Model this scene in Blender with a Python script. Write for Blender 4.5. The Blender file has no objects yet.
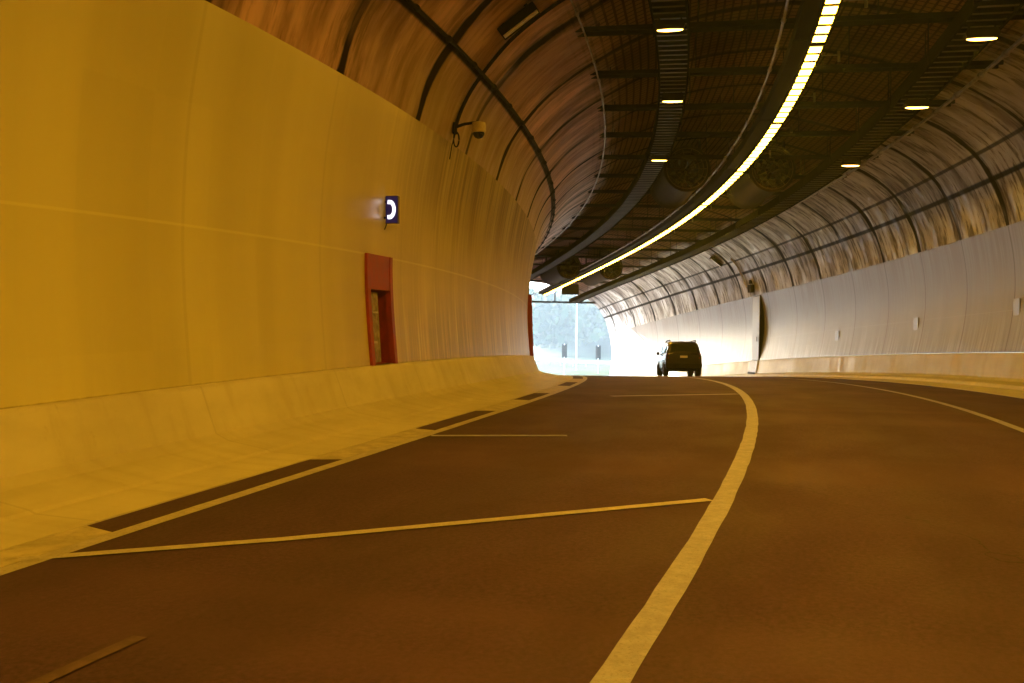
import bpy, bmesh, math, random
import numpy as np
from mathutils import Vector, Matrix

random.seed(7)
R = math.radians
scene = bpy.context.scene
col = scene.collection

# ------------------------------------------------------------------ alignment of the tunnel
DS = 0.25
SA = np.arange(-70, 140.01, DS)


def _heading():
    k = np.where(SA < 0, 9.343e-3,
                 np.where(SA > 84, 2e-3, 9.343e-3 - 0.685e-5 * SA - 5.171e-7 * SA ** 2 / 2))
    th = np.concatenate([[0], np.cumsum((k[1:] + k[:-1]) / 2 * DS)])
    return th - np.interp(0, SA, th)


TH = _heading()
_dx, _dy = -np.sin(TH), np.cos(TH)
XA = np.concatenate([[0], np.cumsum((_dx[1:] + _dx[:-1]) / 2 * DS)])
YA = np.concatenate([[0], np.cumsum((_dy[1:] + _dy[:-1]) / 2 * DS)])
XA -= np.interp(0, SA, XA)
YA -= np.interp(0, SA, YA)


def _grade(s):
    g = 0.055 - 2 * 23.18e-4 * s + 3 * 30.75e-6 * s ** 2 - 4 * 20.557e-8 * s ** 3
    g = np.where(s < 0, 0.055, g)
    g80 = 0.055 - 2 * 23.18e-4 * 80 + 3 * 30.75e-6 * 6400 - 4 * 20.557e-8 * 512000
    return np.where(s > 80, g80 * np.clip(1 - (s - 80) / 22, 0, 1), g)


_gr = _grade(SA)
ZA = np.concatenate([[0], np.cumsum((_gr[1:] + _gr[:-1]) / 2 * DS)])
ZA -= np.interp(0, SA, ZA)


def theta(s): return float(np.interp(s, SA, TH))
def roadz(s): return float(np.interp(s, SA, ZA))


def P(s, d, z):
    """point at chainage s, offset d to the right, height z above the road"""
    t = theta(s)
    return Vector((float(np.interp(s, SA, XA)) + d * math.cos(t),
                   float(np.interp(s, SA, YA)) + d * math.sin(t), roadz(s) + z))


PORTAL = 79.3
CAMZ = 1.6


def from_az(az_left, dist, z):
    a = R(az_left)
    return Vector((-math.sin(a) * dist, math.cos(a) * dist, z))


# ------------------------------------------------------------------ node helper
class NT:
    def __init__(self, name):
        self.m = bpy.data.materials.new(name)
        self.m.use_nodes = True
        self.t = self.m.node_tree
        self.b = self.t.nodes['Principled BSDF']
        self.out = self.t.nodes['Material Output']

    def n(self, typ, **kw):
        x = self.t.nodes.new(typ)
        for k, v in kw.items():
            setattr(x, k, v)
        return x

    def link(self, a, b): self.t.links.new(a, b)

    def put(self, sock, v):
        if hasattr(v, 'is_output'):
            self.link(v, sock)
        else:
            if sock.type == 'RGBA' and not isinstance(v, (tuple, list)):
                v = (v, v, v, 1)
            if sock.type == 'RGBA' and len(v) == 3:
                v = (*v, 1)
            sock.default_value = v

    def math(self, op, a, b=0.0, c=0.0, clamp=False):
        x = self.n('ShaderNodeMath', operation=op, use_clamp=clamp)
        self.put(x.inputs[0], a); self.put(x.inputs[1], b); self.put(x.inputs[2], c)
        return x.outputs[0]

    def ss(self, v, lo, hi, a=0.0, b=1.0):
        x = self.n('ShaderNodeMapRange', interpolation_type='SMOOTHSTEP')
        self.put(x.inputs[0], v); self.put(x.inputs[1], lo); self.put(x.inputs[2], hi)
        self.put(x.inputs[3], a); self.put(x.inputs[4], b)
        return x.outputs[0]

    def mix(self, f, a, b, mode='MIX'):
        x = self.n('ShaderNodeMix', data_type='RGBA', blend_type=mode)
        self.put(x.inputs[0], f); self.put(x.inputs[6], a); self.put(x.inputs[7], b)
        return x.outputs[2]

    def uv(self, name='UVMap'):
        u = self.n('ShaderNodeUVMap'); u.uv_map = name
        s = self.n('ShaderNodeSeparateXYZ'); self.link(u.outputs[0], s.inputs[0])
        return s.outputs[0], s.outputs[1]

    def obj(self):
        return self.n('ShaderNodeTexCoord').outputs['Object']

    def vec(self, x, y, z=0.0):
        c = self.n('ShaderNodeCombineXYZ')
        self.put(c.inputs[0], x); self.put(c.inputs[1], y); self.put(c.inputs[2], z)
        return c.outputs[0]

    def noise(self, v, scale=1.0, detail=4.0, rough=0.55):
        x = self.n('ShaderNodeTexNoise')
        if v is not None: self.link(v, x.inputs['Vector'])
        x.inputs['Scale'].default_value = scale
        x.inputs['Detail'].default_value = detail
        x.inputs['Roughness'].default_value = rough
        return x.outputs['Fac']

    def set(self, base=None, rough=None, metal=None, spec=None, coat=None, coat_rough=None):
        for k, v in (('Base Color', base), ('Roughness', rough), ('Metallic', metal),
                     ('Specular IOR Level', spec), ('Coat Weight', coat), ('Coat Roughness', coat_rough)):
            if v is not None: self.put(self.b.inputs[k], v)
        return self

    def bump(self, h, strength=0.3, dist=0.02):
        x = self.n('ShaderNodeBump')
        x.inputs['Strength'].default_value = strength
        x.inputs['Distance'].default_value = dist
        self.link(h, x.inputs['Height']); self.link(x.outputs[0], self.b.inputs['Normal'])


def simple(name, base, rough=0.5, metal=0.0, var=0.35, scale=3.0, dirt=None, spec=None):
    m = NT(name)
    f = m.noise(m.obj(), scale, 5, 0.6)
    lo = tuple(c * (1 - var) for c in base); hi = tuple(min(1, c * (1 + var)) for c in base)
    c = m.mix(m.ss(f, .3, .7), lo, hi)
    if dirt:
        g = m.noise(m.obj(), scale * 3.1, 6, .65)
        c = m.mix(m.ss(g, .5, .75, 0, .7), c, dirt)
    m.set(c, m.ss(f, .2, .8, max(0.03, rough - .08), min(1, rough + .08)), metal, spec)
    return m.m


def emitter(name, color, strength, base=(.8, .8, .8)):
    m = NT(name); m.set(base, .5)
    m.b.inputs['Emission Color'].default_value = (*color, 1)
    m.b.inputs['Emission Strength'].default_value = strength
    return m.m


# ------------------------------------------------------------------ mesh helper
class MB:
    def __init__(self):
        self.v = []; self.f = []

    def add(self, vs, fs):
        o = len(self.v)
        self.v += [Vector(p) for p in vs]
        self.f += [tuple(i + o for i in q) for q in fs]
        return self

    def box(self, c, size, M=None):
        x, y, z = (a / 2 for a in size)
        c = Vector(c)
        pts = [Vector(p) for p in ((-x, -y, -z), (x, -y, -z), (x, y, -z), (-x, y, -z),
                                   (-x, -y, z), (x, -y, z), (x, y, z), (-x, y, z))]
        if M: pts = [M @ p for p in pts]
        return self.add([c + p for p in pts], [(0, 3, 2, 1), (4, 5, 6, 7), (0, 1, 5, 4),
                                               (1, 2, 6, 5), (2, 3, 7, 6), (3, 0, 4, 7)])

    def tube(self, pts, r, n=8, caps=True):
        pts = [Vector(p) for p in pts]
        rs = r if isinstance(r, (list, tuple)) else [r] * len(pts)
        vs = []
        for i, p in enumerate(pts):
            t = (pts[min(i + 1, len(pts) - 1)] - pts[max(i - 1, 0)]).normalized()
            a = t.cross(Vector((0, 0, 1)))
            if a.length < .05: a = t.cross(Vector((1, 0, 0)))
            a.normalize(); b = t.cross(a)
            for k in range(n):
                w = 2 * math.pi * k / n
                vs.append(p + (a * math.cos(w) + b * math.sin(w)) * rs[i])
        fs = []
        for i in range(len(pts) - 1):
            for k in range(n):
                fs.append((i * n + k, i * n + (k + 1) % n, (i + 1) * n + (k + 1) % n, (i + 1) * n + k))
        if caps:
            fs.append(tuple(range(n - 1, -1, -1)))
            fs.append(tuple((len(pts) - 1) * n + k for k in range(n)))
        return self.add(vs, fs)

    def lathe(self, prof, n=32, axis='y', c=(0, 0, 0)):
        """profile of (radius, along) turned round the axis"""
        vs = []
        for r, a in prof:
            for k in range(n):
                w = 2 * math.pi * k / n
                p = {'y': (r * math.cos(w), a, r * math.sin(w)), 'z': (r * math.cos(w), r * math.sin(w), a),
                     'x': (a, r * math.cos(w), r * math.sin(w))}[axis]
                vs.append(Vector(c) + Vector(p))
        fs = []
        for i in range(len(prof) - 1):
            for k in range(n):
                fs.append((i * n + k, i * n + (k + 1) % n, (i + 1) * n + (k + 1) % n, (i + 1) * n + k))
        return self.add(vs, fs)

    def prism(self, poly, h, M=None):
        """polygon in x-z, extruded along y from -h/2 to h/2"""
        n = len(poly)
        vs = [Vector((x, -h / 2, z)) for x, z in poly] + [Vector((x, h / 2, z)) for x, z in poly]
        if M: vs = [M @ p for p in vs]
        fs = [tuple(range(n)), tuple(range(2 * n - 1, n - 1, -1))]
        fs += [(i, i + n, (i + 1) % n + n, (i + 1) % n) for i in range(n)]
        return self.add(vs, fs)

    def sweep(self, poly, s0, s1, step=1.0, caps=True):
        """closed polygon of (d, z) swept along the tunnel, world coordinates"""
        k = max(1, round((s1 - s0) / step)); n = len(poly); vs = []; fs = []
        for i in range(k + 1):
            s = s0 + (s1 - s0) * i / k
            vs += [P(s, d, z) for d, z in poly]
        for i in range(k):
            for j in range(n):
                fs.append((i * n + j, i * n + (j + 1) % n, (i + 1) * n + (j + 1) % n, (i + 1) * n + j))
        if caps:
            fs.append(tuple(range(n - 1, -1, -1))); fs.append(tuple(k * n + j for j in range(n)))
        return self.add(vs, fs)

    def build(self, name, mat, parent=None, smooth=False, bevel=0.0, world=False):
        me = bpy.data.meshes.new(name)
        off = Vector((0, 0, 0))
        if world:
            if parent is not None: off = parent.matrix_basis.translation.copy()
            else:
                off = sum(self.v, Vector()) / len(self.v)
                off.z = min(p.z for p in self.v)
        me.from_pydata([p - off for p in self.v], [], self.f)
        bm = bmesh.new(); bm.from_mesh(me)
        bmesh.ops.recalc_face_normals(bm, faces=bm.faces)
        bm.to_mesh(me); bm.free()
        if mat: me.materials.append(mat)
        if smooth:
            for p in me.polygons: p.use_smooth = True
        o = bpy.data.objects.new(name, me); col.objects.link(o)
        if parent is not None: o.parent = parent
        elif world: o.location = off
        if bevel:
            b = o.modifiers.new('bevel', 'BEVEL'); b.width = bevel; b.segments = 2; b.limit_method = 'ANGLE'
        if smooth:
            e = o.modifiers.new('split', 'EDGE_SPLIT'); e.split_angle = R(40)
        return o


def rect(d0, d1, z0, z1): return [(d0, z0), (d1, z0), (d1, z1), (d0, z1)]
def circ(d, z, r, n=8): return [(d + r * math.cos(2 * math.pi * k / n), z + r * math.sin(2 * math.pi * k / n)) for k in range(n)]


def tag(o, label=None, cat=None, group=None, kind=None):
    for k, v in (('label', label), ('category', cat), ('group', group), ('kind', kind)):
        if v: o[k] = v
    return o


def thing(name, label, cat, loc, rz=0.0, group=None):
    o = bpy.data.objects.new(name, None); col.objects.link(o)
    o.location = loc; o.rotation_euler = (0, 0, rz); o.empty_display_size = .2
    bpy.context.view_layer.update()
    return tag(o, label, cat, group)


def copy_tree(o, parent=None):
    c = o.copy(); col.objects.link(c); c.parent = parent
    for ch in list(o.children): copy_tree(ch, c)
    return c


def grid_sheet(name, prof, s0, s1, step, mat, hole=None, smooth=True, extra_s=()):
    """open profile [(d,z)..] swept along the tunnel with UVs: UVMap=(s, arc), DZ=(d, z)"""
    k = max(1, round((s1 - s0) / step))
    ss = sorted(set([round(s0 + (s1 - s0) * i / k, 4) for i in range(k + 1)] + list(extra_s)))
    arc = [0]
    for a, b in zip(prof, prof[1:]): arc.append(arc[-1] + math.hypot(b[0] - a[0], b[1] - a[1]))
    n = len(prof); vs = []; info = []
    for s in ss:
        for j, (d, z) in enumerate(prof):
            vs.append(P(s, d, z)); info.append((s, arc[j], d, z))
    fs = []
    for i in range(len(ss) - 1):
        for j in range(n - 1):
            sm = (ss[i] + ss[i + 1]) / 2; zm = (prof[j][1] + prof[j + 1][1]) / 2
            if hole and any(a < sm < b and c < zm < e for a, b, c, e in hole): continue
            fs.append((i * n + j, (i + 1) * n + j, (i + 1) * n + j + 1, i * n + j + 1))
    off = P((s0 + s1) / 2, (prof[0][0] + prof[-1][0]) / 2, 0)
    me = bpy.data.meshes.new(name); me.from_pydata([v - off for v in vs], [], fs)
    a = me.uv_layers.new(name='UVMap'); b = me.uv_layers.new(name='DZ')
    for l in me.loops:
        q = info[l.vertex_index]
        a.data[l.index].uv = (q[0], q[1]); b.data[l.index].uv = (q[2], q[3])
    me.materials.append(mat)
    if smooth:
        for p in me.polygons: p.use_smooth = True
    o = bpy.data.objects.new(name, me); col.objects.link(o); o.location = off
    return o


def spline(pts, per=5):
    """Catmull-Rom through profile points"""
    q = [pts[0]] + list(pts) + [pts[-1]]; out = []
    for i in range(1, len(q) - 2):
        for k in range(per):
            t = k / per; r = []
            for c in (0, 1):
                a, b, d, e = q[i - 1][c], q[i][c], q[i + 1][c], q[i + 2][c]
                r.append(.5 * (2 * b + (d - a) * t + (2 * a - 5 * b + 4 * d - e) * t * t + (3 * b - a - 3 * d + e) * t ** 3))
            out.append(tuple(r))
    return out + [pts[-1]]


# ------------------------------------------------------------------ materials
RING, RING0 = 3.43, 12.85          # spacing and first position of the ring joints


def ring_dist(m, u, noise_amt=0.0):
    x = m.math('DIVIDE', m.math('SUBTRACT', u, RING0), RING)
    x = m.math('SUBTRACT', m.math('FRACT', m.math('ADD', x, .5)), .5)
    return m.math('MULTIPLY', m.math('ABSOLUTE', x), RING)


def mat_vault(jl, jr1, jr2):
    m = NT('sooty_concrete_vault')
    u, v = m.uv(); d, z = m.uv('DZ')
    broad = m.noise(m.vec(m.math('MULTIPLY', u, .22), m.math('MULTIPLY', v, .12), 3.1), 1, 3)
    streak = m.noise(m.vec(m.math('MULTIPLY', u, 1.1), m.math('MULTIPLY', v, .3)), 1, 6, .6)
    fine = m.noise(m.vec(m.math('MULTIPLY', u, 5.), m.math('MULTIPLY', v, .95), 7.7), 1, 6, .65)
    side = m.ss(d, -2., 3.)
    conc = m.mix(m.ss(streak, .36, .62), (.15, .115, .095), (.50, .46, .43))
    conc = m.mix(m.ss(broad, .38, .66, 0, .55), conc, (.19, .15, .125))
    conc = m.mix(m.math('MULTIPLY', m.ss(fine, .50, .62, 0, .85), m.math('ADD', m.math('MULTIPLY', side, .6), .4)), conc, (.05, .035, .028))
    conc = m.mix(m.ss(d, 3.5, 6., 0, .9), conc, m.mix(1.0, conc, (1.55, 1.82, 2.15), 'MULTIPLY'))  # right haunch brightened and cooled in the colour to look daylit
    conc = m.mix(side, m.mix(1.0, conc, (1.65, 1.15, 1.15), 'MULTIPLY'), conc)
    # ring joints with soot bled along them
    wob = m.math('MULTIPLY', m.math('SUBTRACT', m.noise(m.vec(m.math('MULTIPLY', u, .3), m.math('MULTIPLY', v, 1.1), 2.), 1, 3), .5), .16)
    rd = ring_dist(m, m.math('ADD', u, wob))
    ridx = m.math('FLOOR', m.math('DIVIDE', m.math('SUBTRACT', u, RING0 - RING / 2), RING))
    strength = m.ss(m.noise(m.vec(m.math('MULTIPLY', ridx, 3.7), m.math('MULTIPLY', v, .35), 5.), 1, 2), .30, .46, .4, 1)
    width = m.ss(m.noise(m.vec(m.math('MULTIPLY', ridx, 5.3), m.math('MULTIPLY', v, .5)), 1, 3), .3, .7, .09, .24)
    ring = m.math('MULTIPLY', m.ss(rd, m.math('MULTIPLY', width, .6), width, 1, 0), strength)
    bleed = m.math('MULTIPLY', m.ss(rd, .05, .75, 1, 0), m.ss(fine, .40, .60))
    conc = m.mix(m.math('MULTIPLY', bleed, .6), conc, (.045, .032, .026))
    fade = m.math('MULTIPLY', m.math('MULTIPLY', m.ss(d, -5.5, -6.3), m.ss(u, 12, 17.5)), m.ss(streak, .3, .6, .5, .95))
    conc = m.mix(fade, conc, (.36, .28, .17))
    conc = m.mix(m.math('MULTIPLY', ring, .95), conc, (.012, .009, .008))
    # long joints
    matt = ring
    for vj, w, a in ((jl, .075, .95), (jr1, .085, .97), (jr2, .06, .9)):
        dd = m.math('ABSOLUTE', m.math('SUBTRACT', m.math('ADD', v, m.math('MULTIPLY', wob, .18)), vj))
        lj = m.ss(dd, w * .5, w * 1.3, a, 0)
        conc = m.mix(lj, conc, (.014, .011, .01)); matt = m.math('MAXIMUM', matt, lj)
    # soot-black crown behind wire mesh
    crown = m.ss(m.math('ADD', m.math('ABSOLUTE', d), m.math('MULTIPLY', m.math('SUBTRACT', streak, .5), 1.6)), 3.7, 4.9, 1, 0)
    wires = m.math('MAXIMUM',
                   m.ss(m.math('PINGPONG', m.math('MULTIPLY', d, 1.0), .09), .018, .03, 1, 0),
                   m.ss(m.math('PINGPONG', m.math('MULTIPLY', u, 1.0), .12), .018, .03, 1, 0))
    soot = m.mix(m.ss(broad, .35, .65), (.12, .072, .058), (.29, .185, .15))
    soot = m.mix(m.math('MULTIPLY', wires, .75), soot, (.01, .008, .007))
    soot = m.mix(m.math('MULTIPLY', m.ss(rd, .05, .2, 1, 0), .9), soot, (.01, .008, .007))
    c = m.mix(crown, conc, soot)
    m.set(c, m.ss(fine, .35, .6, .42, .75), 0, m.math('MULTIPLY', m.math('MULTIPLY', m.math('SUBTRACT', 1.0, matt), m.math('SUBTRACT', 1.0, crown)), .55))
    m.bump(m.math('ADD', fine, m.math('MULTIPLY', ring, -1.5)), .35, .02)
    return m.m


def mat_dado(name, tint, seed, rough_lo, rough_hi, grime, zj, joint):
    m = NT(name)
    u, v = m.uv(); d, z = m.uv('DZ')
    us = m.math('ADD', u, seed)
    if seed < 5: grime = m.ss(u, 13, 20, .03, 1.0)
    broad = m.noise(m.vec(m.math('MULTIPLY', us, .16), m.math('MULTIPLY', z, .10)), 1, 3)
    streak = m.noise(m.vec(m.math('MULTIPLY', us, 1.1), m.math('MULTIPLY', z, .07), 2.2), 1, 5, .6)
    fine = m.noise(m.vec(m.math('MULTIPLY', us, 7.5), m.math('MULTIPLY', z, .32), 9.), 1, 6, .65)
    blot = m.noise(m.vec(m.math('MULTIPLY', us, .9), m.math('MULTIPLY', z, .8), 4.), 1, 5, .6)
    hi = tint; lo = tuple(c * .78 for c in tint)
    c = m.mix(m.math('MULTIPLY', m.ss(streak, .66, .33), m.math('ADD', m.math('MULTIPLY', grime, .92), .08)), hi, lo)
    c = m.mix(m.math('MULTIPLY', m.ss(broad, .42, .7, 0, .5), m.math('ADD', m.math('MULTIPLY', grime, .7), .3)), c, tuple(a * b for a, b in zip(tint, (.62, .55, .48))))
    if seed < 5:
        soft = m.noise(m.vec(m.math('MULTIPLY', u, .75), m.math('MULTIPLY', z, .05), 6.), 1, 2, .4)
        c = m.mix(m.ss(soft, .38, .62, .30, 0), c, m.mix(1.0, c, (.62, .58, .5), 'MULTIPLY'))
        c = m.mix(m.ss(u, 9, 17, 0, .8), c, m.mix(1.0, c, (.93, .80, .75), 'MULTIPLY'))
        patch = m.noise(m.vec(m.math('SNAP', u, 1.1), m.math('SNAP', m.math('ADD', z, .2), 1.25), 2.5), 3.7, 0)
        c = m.mix(m.ss(patch, .52, .56, 0, .10), c, m.mix(1.0, c, (.7, .7, .62), 'MULTIPLY'))
    # streaked rubbing low down, drip grime from the top edge
    low = m.ss(m.math('ADD', z, m.math('MULTIPLY', fine, 1.2)), 1.5, 2.9, 1, 0)
    c = m.mix(m.math('MULTIPLY', m.math('MULTIPLY', low, m.ss(fine, .45, .6)), grime), c, tuple(a * .52 for a in tint))
    c = m.mix(m.math('MULTIPLY', m.math('MULTIPLY', low, m.ss(fine, .44, .36)), m.math('MULTIPLY', grime, .7)), c, tuple(min(.85, a * 1.3) for a in tint))
    top = m.math('MULTIPLY', m.ss(z, 1.5, 4.1, 0, 1), m.ss(m.math('ADD', m.math('MULTIPLY', fine, .5), m.math('MULTIPLY', streak, .5)), .40, .58, .35, 1))
    c = m.mix(m.math('MULTIPLY', top, grime if seed < 5 else .75), c, (.15, .10, .062) if seed < 5 else (.16, .13, .11))
    c = m.mix(m.math('MULTIPLY', m.ss(blot, .58, .74, 0, .4), grime), c, (.2, .16, .12))
    # foot of the panels: dark line above the ledge
    c = m.mix(m.ss(m.math('ADD', z, m.math('MULTIPLY', fine, -.02)), .655 if seed < 5 else .89, .675 if seed < 5 else .94, .7, 0), c, (.10, .07, .04))
    # panel joints
    rd = ring_dist(m, u)
    c = m.mix(m.ss(rd, .018, .042, joint, 0), c, (.07, .05, .04))
    dz = m.math('ABSOLUTE', m.math('SUBTRACT', z, zj))
    c = m.mix(m.ss(dz, .008, .02, .28, 0), c, tuple(min(.9, a * 1.35) for a in tint))
    rr = m.ss(m.math('ADD', m.math('MULTIPLY', streak, .6), m.math('MULTIPLY', fine, .4)), .36, .62, rough_lo, rough_hi)
    if seed < 5: rr = m.math('ADD', rr, m.math('MULTIPLY', m.ss(u, 14, 20), m.ss(z, 1.5, 3.5, .12, .36)))
    m.set(c, rr, 0, .5)
    m.bump(m.math('ADD', m.math('MULTIPLY', m.math('MULTIPLY', fine, grime), .12), m.ss(rd, .01, .03, -1, 0)), .08, .005)
    return m.m


def mat_barrier():
    m = NT('stained_barrier_concrete')
    u, v = m.uv(); d, z = m.uv('DZ')
    fine = m.noise(m.vec(m.math('MULTIPLY', u, 3.2), m.math('MULTIPLY', z, .8)), 1, 6, .62)
    blot = m.noise(m.vec(m.math('MULTIPLY', u, .55), m.math('MULTIPLY', v, 1.4), 3.), 1, 5, .6)
    c = m.mix(m.ss(blot, .32, .7), (.50, .48, .30), (.60, .58, .38))
    c = m.mix(m.ss(fine, .5, .7, 0, .25), c, (.38, .33, .2))
    c = m.mix(m.ss(m.noise(m.vec(m.math('MULTIPLY', u, 9.), m.math('MULTIPLY', v, 6.), 8.), 1, 5, .7), .60, .74, 0, .35), c, (.3, .24, .15))
    rd = ring_dist(m, u)
    c = m.mix(m.ss(rd, .008, .022, .18, 0), c, (.1, .08, .06))
    m.set(c, m.ss(fine, .3, .7, .45, .7))
    m.bump(fine, .2, .012)
    return m.m


def mat_asphalt():
    m = NT('worn_asphalt')
    u, v = m.uv(); d, z = m.uv('DZ')
    p = m.vec(u, d)
    grit = m.noise(p, 26, 6, .85)
    blot = m.noise(m.vec(m.math('MULTIPLY', u, .5), m.math('MULTIPLY', d, .9)), 1, 5, .6)
    band = m.noise(m.vec(m.math('MULTIPLY', u, .55), m.math('MULTIPLY', d, .03), 5.), 1, 3, .5)
    # tyre-polished tracks run along the lanes
    tr = m.math('ABSOLUTE', m.math('SINE', m.math('ADD', m.math('MULTIPLY', d, 1.78), .4)))
    c = m.mix(m.ss(grit, .3, .75), (.030, .0140, .028), (.106, .049, .088))
    c = m.mix(m.ss(blot, .4, .72, 0, .25), c, (.040, .0182, .032))
    c = m.mix(m.ss(band, .46, .62, 0, .55), c, (.090, .043, .066))
    c = m.mix(m.math('MULTIPLY', m.ss(tr, .55, .95), .25), c, (.034, .020, .018))
    # cracks
    vo = m.n('ShaderNodeTexVoronoi', feature='DISTANCE_TO_EDGE')
    dist = m.n('ShaderNodeVectorMath', operation='ADD')
    nz = m.n('ShaderNodeTexNoise'); m.link(p, nz.inputs['Vector']); nz.inputs['Scale'].default_value = .9; nz.inputs['Detail'].default_value = 5
    m.link(m.vec(m.math('MULTIPLY', u, .16), m.math('MULTIPLY', d, .24)), dist.inputs[0])
    sc = m.n('ShaderNodeVectorMath', operation='SCALE'); m.link(nz.outputs['Color'], sc.inputs[0]); sc.inputs['Scale'].default_value = .55
    m.link(sc.outputs[0], dist.inputs[1]); m.link(dist.outputs[0], vo.inputs['Vector']); vo.inputs['Scale'].default_value = 1
    crack = m.math('MULTIPLY', m.ss(vo.outputs['Distance'], .001, .006, 1, 0), m.ss(m.noise(m.vec(m.math('MULTIPLY', u, .1), m.math('MULTIPLY', d, .2), 9.), 1, 2), .5, .58))
    c = m.mix(m.math('MULTIPLY', crack, .75), c, (.02, .017, .015))
    m.set(c, m.ss(blot, .3, .7, .72, .9), 0, .35)
    m.bump(m.math('ADD', grit, m.math('MULTIPLY', crack, -1)), .45, .006)
    return m.m


def mat_paint(name, base):
    m = NT(name)
    o = m.obj()
    n1 = m.noise(o, 9, 6, .7); n2 = m.noise(o, 60, 3, .7)
    c = m.mix(m.ss(n1, .35, .7), tuple(a * .75 for a in base), base)
    c = m.mix(m.ss(n2, .54, .7, 0, .55), c, (.12, .10, .085))
    m.set(c, .6); m.bump(n2, .3, .004)
    return m.m


M = {}
M['asphalt'] = mat_asphalt()
M['barrier'] = mat_barrier()
M['line'] = mat_paint('worn_road_paint', (.36, .37, .54))
M['edge'] = mat_paint('worn_edge_paint', (.50, .48, .40))
M['dado_l'] = mat_dado('cream_wall_paint', (.70, .67, .29), 0., .275, .295, .35, 2.31, .10)
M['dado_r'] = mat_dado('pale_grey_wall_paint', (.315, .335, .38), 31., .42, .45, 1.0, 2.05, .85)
M['steel'] = simple('galvanised_steel', (.42, .42, .42), .34, .9, .3, 6, (.12, .09, .07))
M['dark_steel'] = simple('sooty_steel', (.012, .009, .008), .85, 0, .4, 5, None, .06)
M['void'] = simple('ladder_black', (.004, .0035, .003), .9, 0, .3, 4, None, 0.0)  # near-black for the ladder side rails and the gaps between rungs
M['rung'] = simple('sooty_ladder_rung', (.05, .042, .038), .62, .35, .5, 4, (.02, .018, .016))
M['black'] = simple('black_cable', (.014, .011, .010), .75, 0, .4, 8, None, .12)
M['conduit'] = simple('dusty_grey_conduit', (.30, .28, .26), .42, .3, .35, 5, (.09, .07, .05))
M['fan'] = simple('sooty_fan_casing', (.020, .014, .012), .85, 0, .4, 4, None, .08)
M['grey'] = simple('dusty_grey_enclosure', (.30, .29, .27), .5, 0, .25, 6, (.12, .09, .06))
M['red'] = simple('faded_red_enamel', (.31, .030, .024), .38, 0, .2, 5, (.22, .04, .025))
M['beige'] = simple('beige_camera_housing', (.55, .46, .24), .35, 0, .15, 8)
M['glass_dark'] = simple('dark_glass', (.012, .012, .014), .08, 0, .2, 3)
M['white_pipe'] = simple('white_conduit', (.78, .78, .78), .3, 0, .1, 5)
LAMP_C = (1.0, .46, .026)
M['lamp'] = emitter('sodium_diffuser', LAMP_C, 5.3)
M['tray_lamp'] = emitter('small_sodium_lens', (1.0, .45, .05), 2.2)

# ------------------------------------------------------------------ setting: lining, walls, road
left_wall = spline([(-6.5, .665), (-6.58, 1.6), (-6.6, 2.4), (-6.53, 3.5), (-6.34, 4.57)], 6)
right_wall = spline([(6.70, .90), (6.86, 1.7), (6.95, 2.6), (6.90, 3.5), (6.74, 4.35)], 6)
vault_l = spline([(-6.34, 4.57), (-6.13, 5.2), (-5.79, 5.75), (-5.15, 6.45), (-4.2, 7.1), (-3.0, 7.7), (-1.5, 8.12), (0, 8.25)], 5)
vault_r = spline([(0, 8.25), (1.5, 8.12), (3.0, 7.75), (4.3, 7.3), (5.15, 6.85), (5.86, 6.26), (6.3, 5.6), (6.58, 4.95), (6.74, 4.35)], 5)
vault_p = vault_l + vault_r[1:]
# arc length of the long joints along the vault
_arc = [0]
for a, b in zip(vault_p, vault_p[1:]): _arc.append(_arc[-1] + math.hypot(b[0] - a[0], b[1] - a[1]))


def arc_at(d, z):
    k = min(range(len(vault_p)), key=lambda i: (vault_p[i][0] - d) ** 2 + (vault_p[i][1] - z) ** 2)
    return _arc[k]


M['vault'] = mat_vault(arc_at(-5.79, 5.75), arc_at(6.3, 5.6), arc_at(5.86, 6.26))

S0 = -58.0
NICHE = [(14.62, 15.62)]          # red emergency niches in the left wall
NZ = (.675, 2.26)
lw = [p for p in left_wall]
lw = sorted(set(lw + [(-6.602, 2.26)]), key=lambda p: p[1])
o = grid_sheet('painted_wall', lw, S0, PORTAL, .5, M['dado_l'],
               hole=[(a, b, .6, 2.26) for a, b in NICHE], extra_s=[x for q in NICHE for x in q])
tag(o, 'long cream painted side wall bathed in yellow lamplight, with the red niche in it', 'wall')
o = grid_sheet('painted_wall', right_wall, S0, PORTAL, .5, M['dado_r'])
tag(o, 'pale grey painted side wall behind the car, streaked and whitened by daylight', 'wall')
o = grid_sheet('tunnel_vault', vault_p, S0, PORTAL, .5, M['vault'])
tag(o, 'soot stained arched concrete vault closing the tunnel overhead', 'vault')
# closing wall far behind the viewpoint
mb = MB(); pr = left_wall + vault_p[1:] + right_wall[::-1][1:]
mb.add([P(S0 + .02, d, z) for d, z in pr] + [P(S0 + .02, 6.7, -.2), P(S0 + .02, -6.5, -.2)], [tuple(range(len(pr) + 2))])
bar_l = [(-5.06, -.06), (-5.06, .012), (-5.58, .03), (-5.62, .05), (-6.06, .125), (-6.20, .19), (-6.37, .64), (-6.395, .667), (-6.52, .67), (-7.2, .67), (-7.2, -.3)]
bar_r = [(4.27, -.06), (4.27, .010), (5.38, .03), (5.42, .11), (5.455, .125), (5.60, .125), (6.36, .14), (6.44, .22), (6.56, .86), (6.585, .89), (6.72, .895), (7.1, .895), (7.1, -.3)]


def barrier(prof, label, step=.5):
    o = grid_sheet('concrete_barrier', prof, S0, PORTAL, step, M['barrier'], smooth=False)
    return tag(o, label, 'barrier')


barrier(bar_l, 'yellow lit concrete barrier with sloping foot below the cream wall')
barrier(bar_r, 'raised concrete kerb and barrier along the foot of the pale grey wall')

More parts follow.
